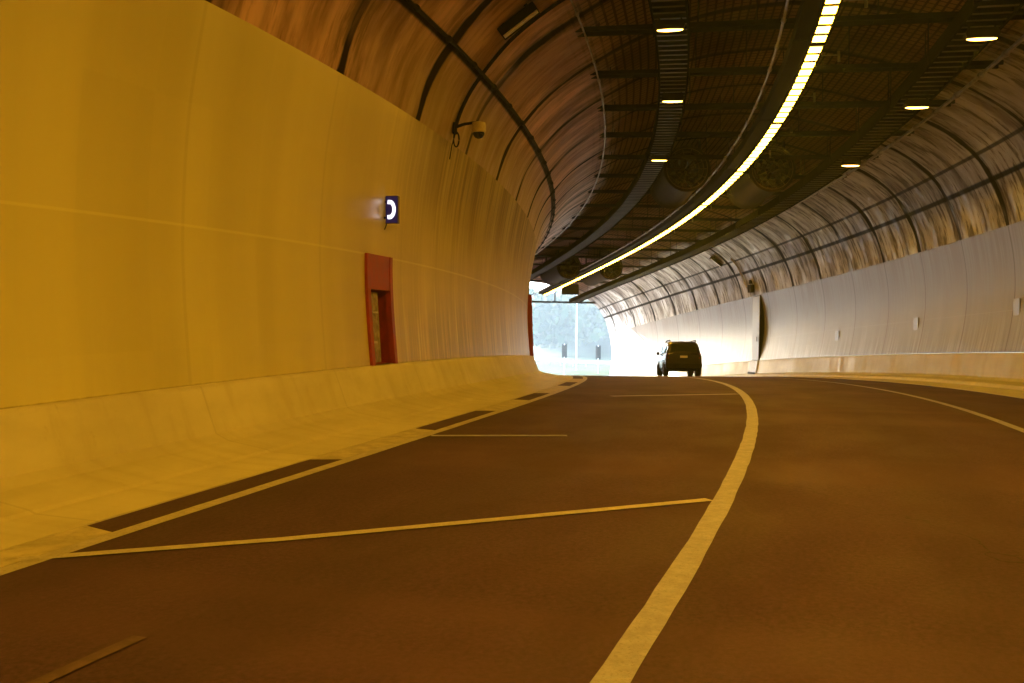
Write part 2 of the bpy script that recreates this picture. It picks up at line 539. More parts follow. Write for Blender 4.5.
road_prof = [(-5.2 + .4 * i, 0.0) for i in range(25)]
o = grid_sheet('road', road_prof, S0, 132, .5, M['asphalt']); tag(o, kind='structure')


def strip(name, pts, w, mat, z=.004, step=.3):
    """painted line through (s, d) points"""
    mb = MB(); out = []
    for (s0, d0), (s1, d1) in zip(pts, pts[1:]):
        k = max(1, int(max(abs(s1 - s0), abs(d1 - d0)) / step))
        out += [(s0 + (s1 - s0) * i / k, d0 + (d1 - d0) * i / k) for i in range(k)]
    out.append(pts[-1])
    vs = []
    for i, (s, d) in enumerate(out):
        a = out[max(i - 1, 0)]; b = out[min(i + 1, len(out) - 1)]
        t = Vector((b[0] - a[0], b[1] - a[1])).normalized()
        wl, wr = w / 2 * random.uniform(.93, 1.05), w / 2 * random.uniform(.93, 1.05)
        vs += [P(s - t.y * wl, d + t.x * wl, z), P(s + t.y * wr, d - t.x * wr, z)]
    fs = [(2 * i, 2 * i + 1, 2 * i + 3, 2 * i + 2) for i in range(len(out) - 1)]
    mb.add(vs, fs)
    o = mb.build(name, mat, world=True)
    return tag(o, kind='structure')


strip('lane_marking', [(-20, -1.04), (100, -1.04)], .155, M['line'])
strip('lane_marking', [(-20, -4.69), (100, -4.69)], .13, M['edge'])
strip('lane_marking', [(-20, 2.29), (100, 2.29)], .13, M['line'])
strip('road_joint', [(4.95, -4.80), (5.9, -3.6), (8.15, -1.14)], .11, M['edge'], .008)
strip('road_joint', [(11.5, -4.6), (12.0, -3.1)], .14, M['line'], .008)
strip('road_joint', [(19.6, -3.5), (21.4, -1.14)], .2, M['line'], .008)
strip('road_joint', [(3.3, -3.22), (3.97, -3.2)], .08, simple('faint_road_paint', (.10, .062, .065), .9, 0, .3, 9), .008)
# concrete aprons across the narrow left shoulder, between the dark strips of asphalt
for a, b in ((-20, 5.75), (9.3, 12.1), (15.2, 17.8), (20.3, 24), (27, 31)):
    mb = MB(); k = max(1, int((b - a) / .5)); vs = []; fs = []
    for i in range(k + 1):
        s = a + (b - a) * i / k
        vs += [P(s + (.12 if i == k else (-.12 if i == 0 else 0)), -5.06, .006), P(s, -4.75, .006)]
    fs = [(2 * i, 2 * i + 1, 2 * i + 3, 2 * i + 2) for i in range(k)]
    mb.add(vs, fs); tag(mb.build('gutter_apron', simple('apron_concrete', (.46, .43, .28), .6, 0, .25, 4, (.25, .2, .13)), world=True), kind='structure')

# ------------------------------------------------------------------ strip of sodium luminaires on the tunnel axis
ORD = ['nearest', 'second', 'third', 'fourth', 'fifth', 'sixth', 'seventh', 'eighth', 'ninth', 'tenth', 'eleventh', 'twelfth',
       'thirteenth', 'fourteenth', 'fifteenth', 'sixteenth', 'seventeenth', 'eighteenth', 'nineteenth', 'twentieth']
LD, LZ, LW = .2, 6.61, .125
edges = [20.5 + 6.98 * k for k in range(-10, 8)] + [75.6]
vis = 0
for a, b in zip(edges, edges[1:]):
    a2, b2 = a + .05, b - .05
    if b > 16:
        lab = f'long yellow glowing ceiling light strip, {ORD[vis]} in the row counting from the camera'; vis += 1
    else:
        lab = 'long yellow glowing ceiling light strip in the row behind the camera'
    t = thing('strip_light', lab, 'ceiling light', P((a + b) / 2, LD, LZ), 0, 'ceiling strip lights along the tunnel axis')
    mb = MB()
    mb.sweep([(LD - LW - .03, LZ), (LD - LW, LZ), (LD - LW, LZ + .014), (LD + LW, LZ + .014), (LD + LW, LZ), (LD + LW + .03, LZ),
              (LD + LW + .03, LZ + .30), (LD - .44, LZ + .30), (LD - .44, LZ + .09), (LD - LW - .03, LZ + .09)], a2, b2, .58)
    mb.build('housing', M['dark_steel'], t, world=True)
    n = 12 if b > 16 else 1
    for i in range(n):
        sa = a2 + .03 + (b2 - a2 - .06) * i / n; sb = a2 + .03 + (b2 - a2 - .06) * (i + 1) / n
        mb = MB(); mb.sweep(rect(LD - LW + .015, LD + LW - .015, LZ + .004, LZ + .010), sa + .095, sb - .095, .7)
        mb.build('lamp_panel', M['lamp'], t, world=True)
    for q in (.25, .75):
        s = a + (b - a) * q
        mb = MB(); top = P(s, LD + .1, 7.95)
        mb.tube([P(s, LD + .1, LZ + .3), top], .012, 6)
        mb.tube([P(s, LD - .1, LZ + .3), P(s, LD - .1, 7.95)], .012, 6)
        mb.build('hanger_rod', M['dark_steel'], t, world=True)
        mb = MB(); mb.tube([P(s - .02, LD + .62, LZ + .12), P(s + .02, LD + .62, LZ + .34)], .03, 6); mb.build('bracket', M['conduit'], t, world=True)
        mb = MB(); mb.tube([P(s, LD + LW + .02, LZ + .26), P(s, LD + .62, LZ + .26)], .012, 6); mb.build('stay_rod', M['conduit'], t, world=True)


# conduits running along the tunnel
def conduit(label, d, z, r, s0, s1, mat, hangers=None, name='conduit', cat='conduit'):
    n = 8; ss = []; q = s0
    while q < s1:
        ss += [(q, r), (q + .8, r), (q + 1.5, r), (q + 1.53, r * 1.7), (q + 1.62, r * 1.7), (q + 1.65, r)]; q += 1.715
    mb = MB()
    for q, rr in ss: mb.v += [P(q, a, b) for a, b in circ(d, z, rr, n)]
    mb.f = [(i * n + j, i * n + (j + 1) % n, (i + 1) * n + (j + 1) % n, (i + 1) * n + j) for i in range(len(ss) - 1) for j in range(n)]
    o = mb.build(name, mat, world=True, smooth=True); tag(o, label, cat)
    return o


conduit('thin pale conduit hung just left of the glowing strip lights', -.50, 6.74, .028, -20, 75, M['conduit'], 1.2)
conduit('thin clipped cable hung left of the left-hand cable ladder', -4.18, 7.02, .022, -20, 76, M['conduit'], None)
conduit('rusty brown conduit along the haunch right of the right-hand cable ladder', 4.15, 6.93, .045, -20, 77, M['conduit'], .4)
conduit('black cable running along the haunch above the surveillance camera', -5.72, 5.74, .03, -20, 77, M['black'], None, 'cable', 'cable')


def cable_tray(d, z, w, label):
    t = thing('cable_ladder', label, 'cable tray', P(30, d, z), 0)
    for sx in (-1, 1):
        x = d + sx * w / 2
        mb = MB(); mb.sweep([(x - .02, z), (x + .02, z), (x + .02, z + .27), (x - .02, z + .27)], -20, 76, .8)
        mb.build('side_rail', M['void'], t, world=True)
    mb = MB(); s = -19.8; prof = []
    while s < 75.9:
        prof += [(s - .05, z + .03), (s + .05, z + .03), (s + .06, z + .09), (s + .30, z + .09)]; s += .36
    for q, zz in prof: mb.v += [P(q, d - w / 2 + .021, zz), P(q, d + w / 2 - .021, zz)]
    mb.f = [(2 * i, 2 * i + 1, 2 * i + 3, 2 * i + 2) for i in range(len(prof) - 1)]
    o = mb.build('rung_bed', M['rung'], t, world=True); o.data.materials.append(M['void'])
    for i, p in enumerate(o.data.polygons): p.material_index = 0 if i % 4 in (0,) else 1
    for k in range(3):
        mb = MB(); mb.sweep(circ(d - w / 2 + .14 + k * (w - .28) / 2, z + .155, .06, 8), -20, 76, 1.0)
        mb.build('power_cable', M['black'], t, world=True, smooth=True)
    return t


cable_tray(-2.49, 6.87, .62, 'cable ladder hung from the ceiling left of the glowing strip lights')
cable_tray(2.55, 6.18, .66, 'cable ladder hung from the ceiling right of the glowing strip lights')
# hangers of both ladders are the cross beams; small luminaires sit under the ladders

t0 = thing('tray_light', 'x', 'lamp', (0, 0, 0))
mb = MB(); mb.prism([(-.27, .02), (-.24, -.05), (.24, -.05), (.27, .02), (.22, .10), (-.22, .10)], .2); mb.build('housing', M['dark_steel'], t0)
mb = MB(); mb.lathe([(0.0001, -.078), (.14, -.076), (.19, -.068), (.205, -.052)], 20, 'z')
for i in range(len(mb.v)): mb.v[i] = Vector((mb.v[i].x * 1.15, mb.v[i].y * .24, mb.v[i].z))
mb.build('lens', M['tray_lamp'], t0, smooth=True)
for sx in (-.2, .2):
    mb = MB(); mb.box((sx, 0, .13), (.03, .03, .06)); mb.build('bracket', M['dark_steel'], t0)
first = True
NAMES = ['nearest', 'middle', 'farthest']
for d, z, ss, side in ((-2.49, 6.74, (19.4, 25.2, 32.9), 'left'), (2.55, 6.04, (18.25, 23.2, 30.0), 'right')):
    for i, s in enumerate(ss):
        c = t0 if first else copy_tree(t0); first = False
        c.location = P(s, d, z); c.rotation_euler.z = theta(s)
        tag(c, f'small bright lamp under the {side}-hand cable ladder, {NAMES[i]} of its three', 'lamp', 'small lamps under the cable ladders')

# cross beams under the ceiling
b0 = thing('cross_beam', 'x', 'beam', (0, 0, 0))
mb = MB()
for y in (-.17, .17):
    mb.box((0, y, 0), (8.9, .05, .09))
for x in (-3.4, -1.2, 1.2, 3.4): mb.box((x, 0, .002), (.05, .29, .05))
mb.build('channel', M['dark_steel'], b0)
for x, h in ((-3.9, .05), (-2.0, .75), (-.9, .98), (1.3, .96), (2.9, .6)):
    mb = MB(); mb.tube([(x, 0, .02), (x, 0, h + .12)], .014, 6); mb.build('hanger_rod', M['dark_steel'], b0)
for x, dz in ((-2.84, -.16), (-2.14, -.16), (2.19, -.86), (2.91, -.86)):
    mb = MB(); mb.tube([(x, 0, dz), (x, 0, .02)], .014, 6); mb.build('drop_rod', M['dark_steel'], b0)
k = 0
for i in range(17):
    s = RING0 + RING * (i + 1) + .9
    if s > 76: break
    c = b0 if i == 0 else copy_tree(b0)
    c.location = P(s, 0, 7.06); c.rotation_euler.z = theta(s)
    tag(c, f'dark steel channel beam spanning under the ceiling, {ORD[i]} counting from the camera', 'beam', 'cross beams under the tunnel ceiling')

# ------------------------------------------------------------------ jet fans
f0 = thing('jet_fan', 'x', 'fan', (0, 0, 0))
L = 3.6; r = .70
mb = MB(); mb.lathe([(.60, -.30), (r + .07, -.34), (r + .08, -.26), (r + .02, -.05), (r, .1), (r, L - .1), (r + .02, L + .05), (r + .08, L + .26), (r + .07, L + .34), (.6, L + .3)], 36); mb.build('casing', M['fan'], f0, smooth=True)
mb = MB(); mb.lathe([(.60, -.30), (.585, 0), (.585, L), (.60, L + .3)], 36); mb.build('inner_sleeve', M['fan'], f0, smooth=True)
mb = MB(); mb.lathe([(.001, .55), (.12, .6), (.2, .75), (.22, 1.0), (.22, 2.2), (.12, 2.5), (.001, 2.6)], 24); mb.build('hub', M['fan'], f0, smooth=True)
for k in range(9):
    w = 2 * math.pi * k / 9
    mb = MB(); c, s_ = math.cos(w), math.sin(w)
    rad = Vector((c, 0, s_)); tan = Vector((-s_, 0, c)); ax = Vector((0, 1, 0))
    vs = []
    for rr, tw in ((.2, .9), (.58, .45)):
        dirv = tan * math.cos(tw) + ax * math.sin(tw); nn = rad.cross(dirv)
        for e in (-1, 1):
            for q in (-1, 1): vs.append(rad * rr + ax * 1.1 + dirv * (.12 * e) + nn * (.01 * q))
    mb.add(vs, [(0, 1, 3, 2), (4, 6, 7, 5), (0, 2, 6, 4), (1, 5, 7, 3), (0, 4, 5, 1), (2, 3, 7, 6)]); mb.build('blade', M['steel'], f0)
mb = MB()
for k in range(14):
    w = 2 * math.pi * k / 14
    mb.tube([(.1 * math.cos(w), -.36, .1 * math.sin(w)), (.66 * math.cos(w), -.31, .66 * math.sin(w))], .012, 5)
for rr in (.1, .25, .4, .55, .68):
    mb.tube([(rr * math.cos(2 * math.pi * k / 24), -.345, rr * math.sin(2 * math.pi * k / 24)) for k in range(25)], .011, 5, False)
mb.build('inlet_guard', simple('guard_wire', (.13, .10, .085), .6, 0, .3, 4, None, .2), f0)
for y in (.3, L - .3):
    for x in (-.5, .5):
        mb = MB(); mb.box((x, y, .78), (.08, .1, .60)); mb.build('mounting_foot', M['dark_steel'], f0)
first = True
for s, d, z, lab in ((36.2, -1.32, 6.98, 'dark round jet fan left of the strip lights, nearer pair'),
                     (36.2, 1.5, 6.98, 'dark round jet fan right of the strip lights, nearer pair'),
                     (65.5, -1.2, 7.0, 'dark round jet fan left of the strip lights, by the exit'),
                     (65.5, 1.45, 7.0, 'dark round jet fan right of the strip lights, by the exit')):
    c = f0 if first else copy_tree(f0); first = False
    c.location = P(s, d, z); c.rotation_euler = (math.atan(float(_grade(np.array(s)))) * .6, 0, theta(s + 1))
    tag(c, lab, 'jet fan', 'jet fans under the ceiling')


# ------------------------------------------------------------------ things on the left wall
def wall_d(prof, z): 
    zs = [p[1] for p in prof]; ds = [p[0] for p in prof]
    return float(np.interp(z, zs, ds)) if zs[0] < zs[-1] else float(np.interp(-z, [-q for q in zs], ds))


# red emergency niches
def niche(a, b, label):
    t = thing('emergency_niche', label, 'niche', P((a + b) / 2, -6.52, .675), 0)
    zs = [.60 + (2.26 - .60) * i / 8 for i in range(9)]
    zo = [.66 + (2.32 - .66) * i / 8 for i in range(9)]

    def jamb(s0, s1, pr=.045):
        mb = MB(); vs = []
        for z in zo:
            w = wall_d(left_wall, z)
            for s, dd in ((s0, -.05), (s1, -.05), (s1, pr), (s0, pr)): vs.append(P(s, w + dd, z))
        fs = [(4 * i + j, 4 * i + (j + 1) % 4, 4 * i + 4 + (j + 1) % 4, 4 * i + 4 + j) for i in range(8) for j in range(4)] + [(0, 1, 2, 3), (35, 34, 33, 32)]
        mb.add(vs, fs); return mb.build('frame_jamb', M['red'], t, world=True)
    jamb(a - .09, a + .04); jamb(b - .04, b + .09)

    # header panel over the top third of the opening
    mb = MB(); vs = []
    hz = [1.80, 1.95, 2.1, 2.32]
    for z in hz:
        w = wall_d(left_wall, z)
        for s, dd in ((a + .041, -.06), (b - .041, -.06), (b - .041, .035), (a + .041, .035)): vs.append(P(s, w + dd, z))
    mb.add(vs, [(4 * i + j, 4 * i + (j + 1) % 4, 4 * i + 4 + (j + 1) % 4, 4 * i + 4 + j) for i in range(3) for j in range(4)] + [(0, 1, 2, 3), (15, 14, 13, 12)])
    mb.build('header_panel', M['red'], t, world=True)
    # recess lining, red sides and back
    D = -6.98
    mb = MB()
    for s in (a, b):
        n0 = len(mb.v)
        for z in zs: mb.v += [P(s, wall_d(left_wall, z) - .002, z), P(s, D, z)]
        mb.f += [(n0 + 2 * i, n0 + 2 * i + 1, n0 + 2 * i + 3, n0 + 2 * i + 2) for i in range(8)]
    n0 = len(mb.v)
    mb.v += [P(a, D, .685), P(b, D, .685), P(b, D, 2.26), P(a, D, 2.26), P(a, -6.6, 2.26), P(b, -6.6, 2.26), P(a, -6.49, .685), P(b, -6.49, .685)]
    mb.f += [(n0, n0 + 1, n0 + 2, n0 + 3), (n0 + 3, n0 + 2, n0 + 5, n0 + 4), (n0, n0 + 6, n0 + 7, n0 + 1)]
    mb.build('recess_lining', M['red'], t, world=True)
    # grey stained hose cabinet standing in the recess
    mb = MB(); 
    c0, c1 = a + .05, b - .34
    n0 = len(mb.v)
    mb.add([P(c0, D + .02, .70), P(c1, D + .02, .70), P(c1, -6.585, .70), P(c0, -6.585, .70), P(c0, D + .02, 1.76), P(c1, D + .02, 1.76), P(c1, -6.66, 1.76), P(c0, -6.66, 1.76)],
           [(0, 1, 2, 3), (4, 7, 6, 5), (0, 4, 5, 1), (1, 5, 6, 2), (2, 6, 7, 3), (3, 7, 4, 0)])
    cab = mb.build('hose_cabinet', M_cab, t, world=True)
    mb = MB()
    for z in (1.0, 1.45):
        mb.tube([P(c0 + .18, -6.60, z), P(c1 - .18, -6.60, z)], .02, 6)
    off = t.location
    mm = MB(); mm.v = [p - off for p in mb.v]; mm.f = mb.f
    mm.build('handle', M['steel'], cab)
    return t


M_cab = simple('scuffed_cabinet_paint', (.26, .24, .20), .55, 0, .5, 7, (.30, .08, .05))
niche(*NICHE[0], 'red framed emergency niche with grey cabinet below the phone sign')
t = thing('hydrant_cabinet', 'red wall cabinet seen edge-on where the cream wall bends out of sight', 'cabinet', P(37.5, -6.5, .68), 0)
mb = MB(); vs = []
cz_ = [.69 + 2.1 * i / 6 for i in range(7)]
for z in cz_:
    w_ = wall_d(left_wall, z)
    for s, d in ((36.6, w_ - .02), (38.4, w_ - .02), (38.4, w_ + .13), (36.6, w_ + .13)): vs.append(P(s, d, z))
mb.add(vs, [(4 * i + j, 4 * i + (j + 1) % 4, 4 * i + 4 + (j + 1) % 4, 4 * i + 4 + j) for i in range(6) for j in range(4)] + [(0, 1, 2, 3), (27, 26, 25, 24)])
mb.build('case', M['red'], t, world=True)
mb = MB(); vs = []
for z in cz_[1:-1]:
    w_ = wall_d(left_wall, z)
    for s, d in ((36.75, w_ + .133), (38.25, w_ + .133), (38.25, w_ + .155), (36.75, w_ + .155)): vs.append(P(s, d, z))
mb.add(vs, [(4 * i + j, 4 * i + (j + 1) % 4, 4 * i + 4 + (j + 1) % 4, 4 * i + 4 + j) for i in range(4) for j in range(4)] + [(0, 1, 2, 3), (19, 18, 17, 16)])
mb.build('door', M['red'], t, world=True)

# projecting telephone sign
sz = 3.03
swd = wall_d(left_wall, sz)
t = thing('phone_sign', 'blue projecting sign with white telephone handset above the red niche', 'sign', P(15.35, swd, sz), theta(15.35))
sign_blue = emitter('backlit_blue', (.012, .008, .12), .02, (.012, .010, .09))
sign_white = emitter('backlit_white', (.8, .85, 1.), .14, (.8, .8, .8))
mb = MB(); mb.box((.125, 0, 0), (.20, .09, .42)); mb.build('sign_case', simple('dark_blue_case', (.012, .010, .05), .4), t, bevel=.008)
mb = MB(); mb.box((.125, -.047, 0), (.188, .006, .405)); mb.build('sign_face', sign_blue, t)
# handset: thick crescent with two ear pieces
out = []
for i in range(13):
    w = R(-90 + 180 * i / 12); out.append((.102 + .088 * math.cos(w), .145 * math.sin(w)))
inn = []
for i in range(13):
    w = R(90 - 180 * i / 12); inn.append((.095 + .045 * math.cos(w), .085 * math.sin(w)))
ear_t = [(.065, .145), (.06, .085)]; ear_b = [(.06, -.085), (.065, -.145)]
poly = out + ear_t + inn + ear_b
mb = MB(); mb.prism(poly, .006, Matrix.Translation((0, -.053, 0))); mb.build('handset_symbol', sign_white, t)
for z_ in (.12, -.12):
    mb = MB(); mb.box((.01, 0, z_), (.05, .05, .03)); mb.build('bracket', M['dark_steel'], t)
mb = MB(); mb.tube([(.03, .0, -.21), (.01, 0, -.27), (-.005, 0, -.3)], .008, 6); mb.build('cable', M['black'], t)

# riser conduit, junction box and surveillance camera
vl = vault_p
CS = 18.3
cz = 4.80
cd = -6.26


def vault_pts(s, z0, z1, left=True, off=.03, n=14):
    """points up the left (or right) haunch at chainage s between heights z0 and z1"""
    pr = vault_l if left else vault_r[::-1]
    out = []
    for i in range(n + 1):
        z = z0 + (z1 - z0) * i / n
        d = float(np.interp(z, [p[1] for p in pr], [p[0] for p in pr]))
        out.append(P(s, d + (off if left else -off), z - off * .6))
    return out


mb = MB(); mb.tube(vault_pts(CS, cz + .05, 7.15, True, .04, 22), .035, 8)
tag(mb.build('riser_conduit', M['black'], world=True, smooth=True), 'dark riser conduit curving up the vault from the surveillance camera', 'conduit')
t = thing('surveillance_camera', 'beige dome surveillance camera on a bracket arm above the phone sign', 'camera', P(CS, cd, cz), theta(CS))
mb = MB(); mb.box((.03, 0, 0), (.06, .14, .2)); mb.build('wall_plate', M['dark_steel'], t, bevel=.01)
mb = MB(); mb.tube([(.04, 0, .02), (.2, 0, .07), (.36, 0, .09), (.47, 0, .085)], [.03, .026, .024, .024], 8); mb.build('arm', M['black'], t, smooth=True)
mb = MB(); mb.lathe([(.001, .10), (.06, .10), (.115, .085), (.125, .04), (.125, -.06), (.115, -.085), (.105, -.09)], 24, 'z', (.47, 0, 0)); mb.build('housing', M['beige'], t, smooth=True)
mb = MB(); mb.lathe([(.105, -.085), (.10, -.13), (.07, -.175), (.03, -.195), (.001, -.2)], 24, 'z', (.47, 0, 0)); mb.build('dome', M['glass_dark'], t, smooth=True)
loop = [(.05 + .02 * math.sin(w), .01, -.19 + .15 * math.cos(w)) for w in [2 * math.pi * k / 24 for k in range(25)]]
loop = [(.06 + .05 * math.sin(2 * math.pi * k / 24), .0, -.20 + .13 * math.cos(2 * math.pi * k / 24)) for k in range(25)]
mb = MB(); mb.tube(loop, .014, 6, False); mb.tube([(.04, 0, -.1), (-.02, 0, -.3), (-.06, 0, -.55)], .01, 5); mb.build('cable_loop', M['black'], t, smooth=True)


def junction(s, z, left, label, white):
    pr = vault_l if left else vault_r[::-1]
    zs = [p[1] for p in pr]; ds = [p[0] for p in pr]
    d = float(np.interp(z, zs, ds)); d2 = float(np.interp(z + .3, zs, ds))
    ang = math.atan2(.3, d2 - d)          # slope of the lining in the d-z plane
    t = thing('vault_luminaire', label, 'lamp', P(s, d, z), theta(s), 'unlit luminaires on the vault')
    Mr = Matrix.Rotation(-ang, 4, 'Y') 
    nrm = Vector((math.sin(ang), 0, -math.cos(ang))) if left else Vector((math.sin(ang), 0, -math.cos(ang)))
    if nrm.x * (1 if left else -1) < 0: nrm = -nrm
    M3 = Mr.to_3x3()
    mb = MB(); mb.box(nrm * .12, (.75, .30, .16), M3); mb.build('case', M['dark_steel'], t, bevel=.015)
    mb = MB(); mb.box(nrm * .215 + Vector((0, -.08, 0)), (.70, .1, .03), M3); mb.build('tube_cover', M['white_pipe'], t)
    for q in (-.25, .25):
        mb = MB(); mb.box(nrm * .02 + M3 @ Vector((q, 0, 0)), (.06, .2, .05), M3); mb.build('bracket', M['dark_steel'], t)


junction(17.6, 6.55, True, 'unlit luminaire box on the vault above the surveillance camera', True)
junction(58.2, 6.55, False, 'white edged unlit luminaire box on the right-hand vault', True)

# white conduit and equipment box over the cross-passage door
pts = vault_pts(56.4, 4.9, 6.4, False, .06, 10)
mb = MB(); mb.tube(pts, .055, 8)
tag(mb.build('riser_conduit', M['white_pipe'], world=True, smooth=True), 'white riser conduit on the vault above the cross passage door', 'conduit')
t = thing('equipment_box', 'dark equipment box on the vault right above the cross passage door', 'equipment box', P(55.7, 6.60, 4.72), theta(55.7))
mb = MB(); mb.box((-.09, 0, 0), (.18, .5, .42)); mb.build('case', M['fan'], t, bevel=.02)
mb = MB(); mb.box((-.1, 0, .36), (.16, .2, .2)); mb.build('conduit_entry', M['dark_steel'], t)
mb = MB(); mb.box((-.187, -.01, 0), (.016, .42, .34)); mb.build('door', M['dark_steel'], t)

# cross passage door: straight surround standing against the curved wall
dz0, dz1 = .905, 4.30
t = thing('cross_passage_door', 'pale door in a dark sided surround on the pale grey wall', 'door', P(55.6, 6.75, dz0), 0)
zs = [dz0 + (dz1 - dz0) * i / 14 for i in range(15)]
front = lambda z: 6.69 + .035 * (z - dz0) / (dz1 - dz0)
mb = MB(); vs = []
for z in zs:
    w = wall_d(right_wall, z)
    for s, d in ((54.9, front(z)), (55.9, front(z)), (55.9, w + .05), (54.9, w + .05)): vs.append(P(s, d, z))
mb.add(vs, [(4 * i + j, 4 * i + (j + 1) % 4, 4 * i + 4 + (j + 1) % 4, 4 * i + 4 + j) for i in range(14) for j in range(4)] + [(0, 1, 2, 3), tuple(56 + j for j in (3, 2, 1, 0))])
mb.build('surround', M['dark_steel'], t, world=True)  # near-black colour carries the shade of the side turned from daylight
mb = MB(); vs = []
for z in (dz0 + .02, dz1 - .03):
    for s, d in ((54.93, front(z) - .03), (55.87, front(z) - .03), (55.87, front(z) - .003), (54.93, front(z) - .003)): vs.append(P(s, d, z))
mb.add(vs, [(0, 1, 2, 3), (7, 6, 5, 4), (0, 1, 5, 4), (1, 2, 6, 5), (2, 3, 7, 6), (3, 0, 4, 7)])
mb.build('door_panel', simple('pale_blue_door', (.28, .29, .32), .42, 0, .06, 4), t, world=True)
mb = MB(); mb.tube([P(55.1, 6.63, 1.9), P(55.1, 6.63, 2.15)], .02, 6); mb.build('handle', M['dark_steel'], t, world=True)
t = thing('plinth', 'grey concrete plinth on the barrier under the cross passage door', 'plinth', P(55.2, 6.5, .30), theta(55.2))
mb = MB(); mb.prism([(-.12, -.14), (.02, .60), (.14, .60), (.14, -.14)], 1.2); mb.build('block', M['grey'], t, bevel=.015)
mb = MB(); mb.prism([(-.135, -.10), (-.11, -.10), (-.1, .0), (-.125, .0)], 1.0); mb.build('base_strip', M['dark_steel'], t)

# small pale plates on the right wall
p0 = thing('pale_plate', 'x', 'sign', (0, 0, 0))
mb = MB(); mb.box((-.02, 0, 0), (.02, .42, .46)); mb.build('plate', simple('pale_blue_plate', (.34, .37, .43), .4, 0, .06, 6), p0, bevel=.006)
mb = MB()
for y in (-.15, .15):
    mb.tube([(-.034, y, .18), (-.005, y, .18)], .012, 6); mb.tube([(-.034, y, -.18), (-.005, y, -.18)], .012, 6)
mb.build('fixing_bolts', M['steel'], p0)
for i, (s, z) in enumerate(((29.75, 2.12), (37.5, 1.93), (45.5, 1.76))):
    c = p0 if i == 0 else copy_tree(p0)
    c.location = P(s, wall_d(right_wall, z), z); c.rotation_euler.z = theta(s)
    tag(c, 'small pale blue plate on the pale grey wall, %s' % ('at the right edge of the photo', 'middle one of three', 'nearest to the cross passage door')[i], 'sign', 'small plates on the pale grey wall')

# ------------------------------------------------------------------ portal
t = thing('portal_beam', 'dark slim beam across the tunnel mouth below the open louvre', 'beam', P(PORTAL - .3, 0, 6.7), theta(PORTAL - .3))
mb = MB(); mb.box((0, 0, 0), (11.4, .25, .14)); mb.build('girder', M['dark_steel'], t)
for x in (-4.4, -2.2, 0, 2.2, 4.4):
    mb = MB(); mb.box((x, 0, .55), (.08, .1, .98)); mb.build('strut', M['dark_steel'], t)
t = thing('hanging_sign', 'dark sign box seen from behind, hanging at the tunnel mouth', 'sign', P(74.5, 1.75, 6.55), theta(74.5))
mb = MB(); mb.box((0, 0, .35), (1.25, .16, .75)); mb.build('sign_case', M['black'], t, bevel=.02)
for x in (-.45, .45):
    mb = MB(); mb.tube([(x, 0, .7), (x, 0, 1.4)], .025, 8); mb.build('hanger_rod', M['dark_steel'], t)
mb = MB(); mb.box((0, -.09, .35), (1.0, .02, .1)); mb.box((0, -.09, .58), (1.0, .02, .1)); mb.build('rear_stiffener', M['dark_steel'], t)

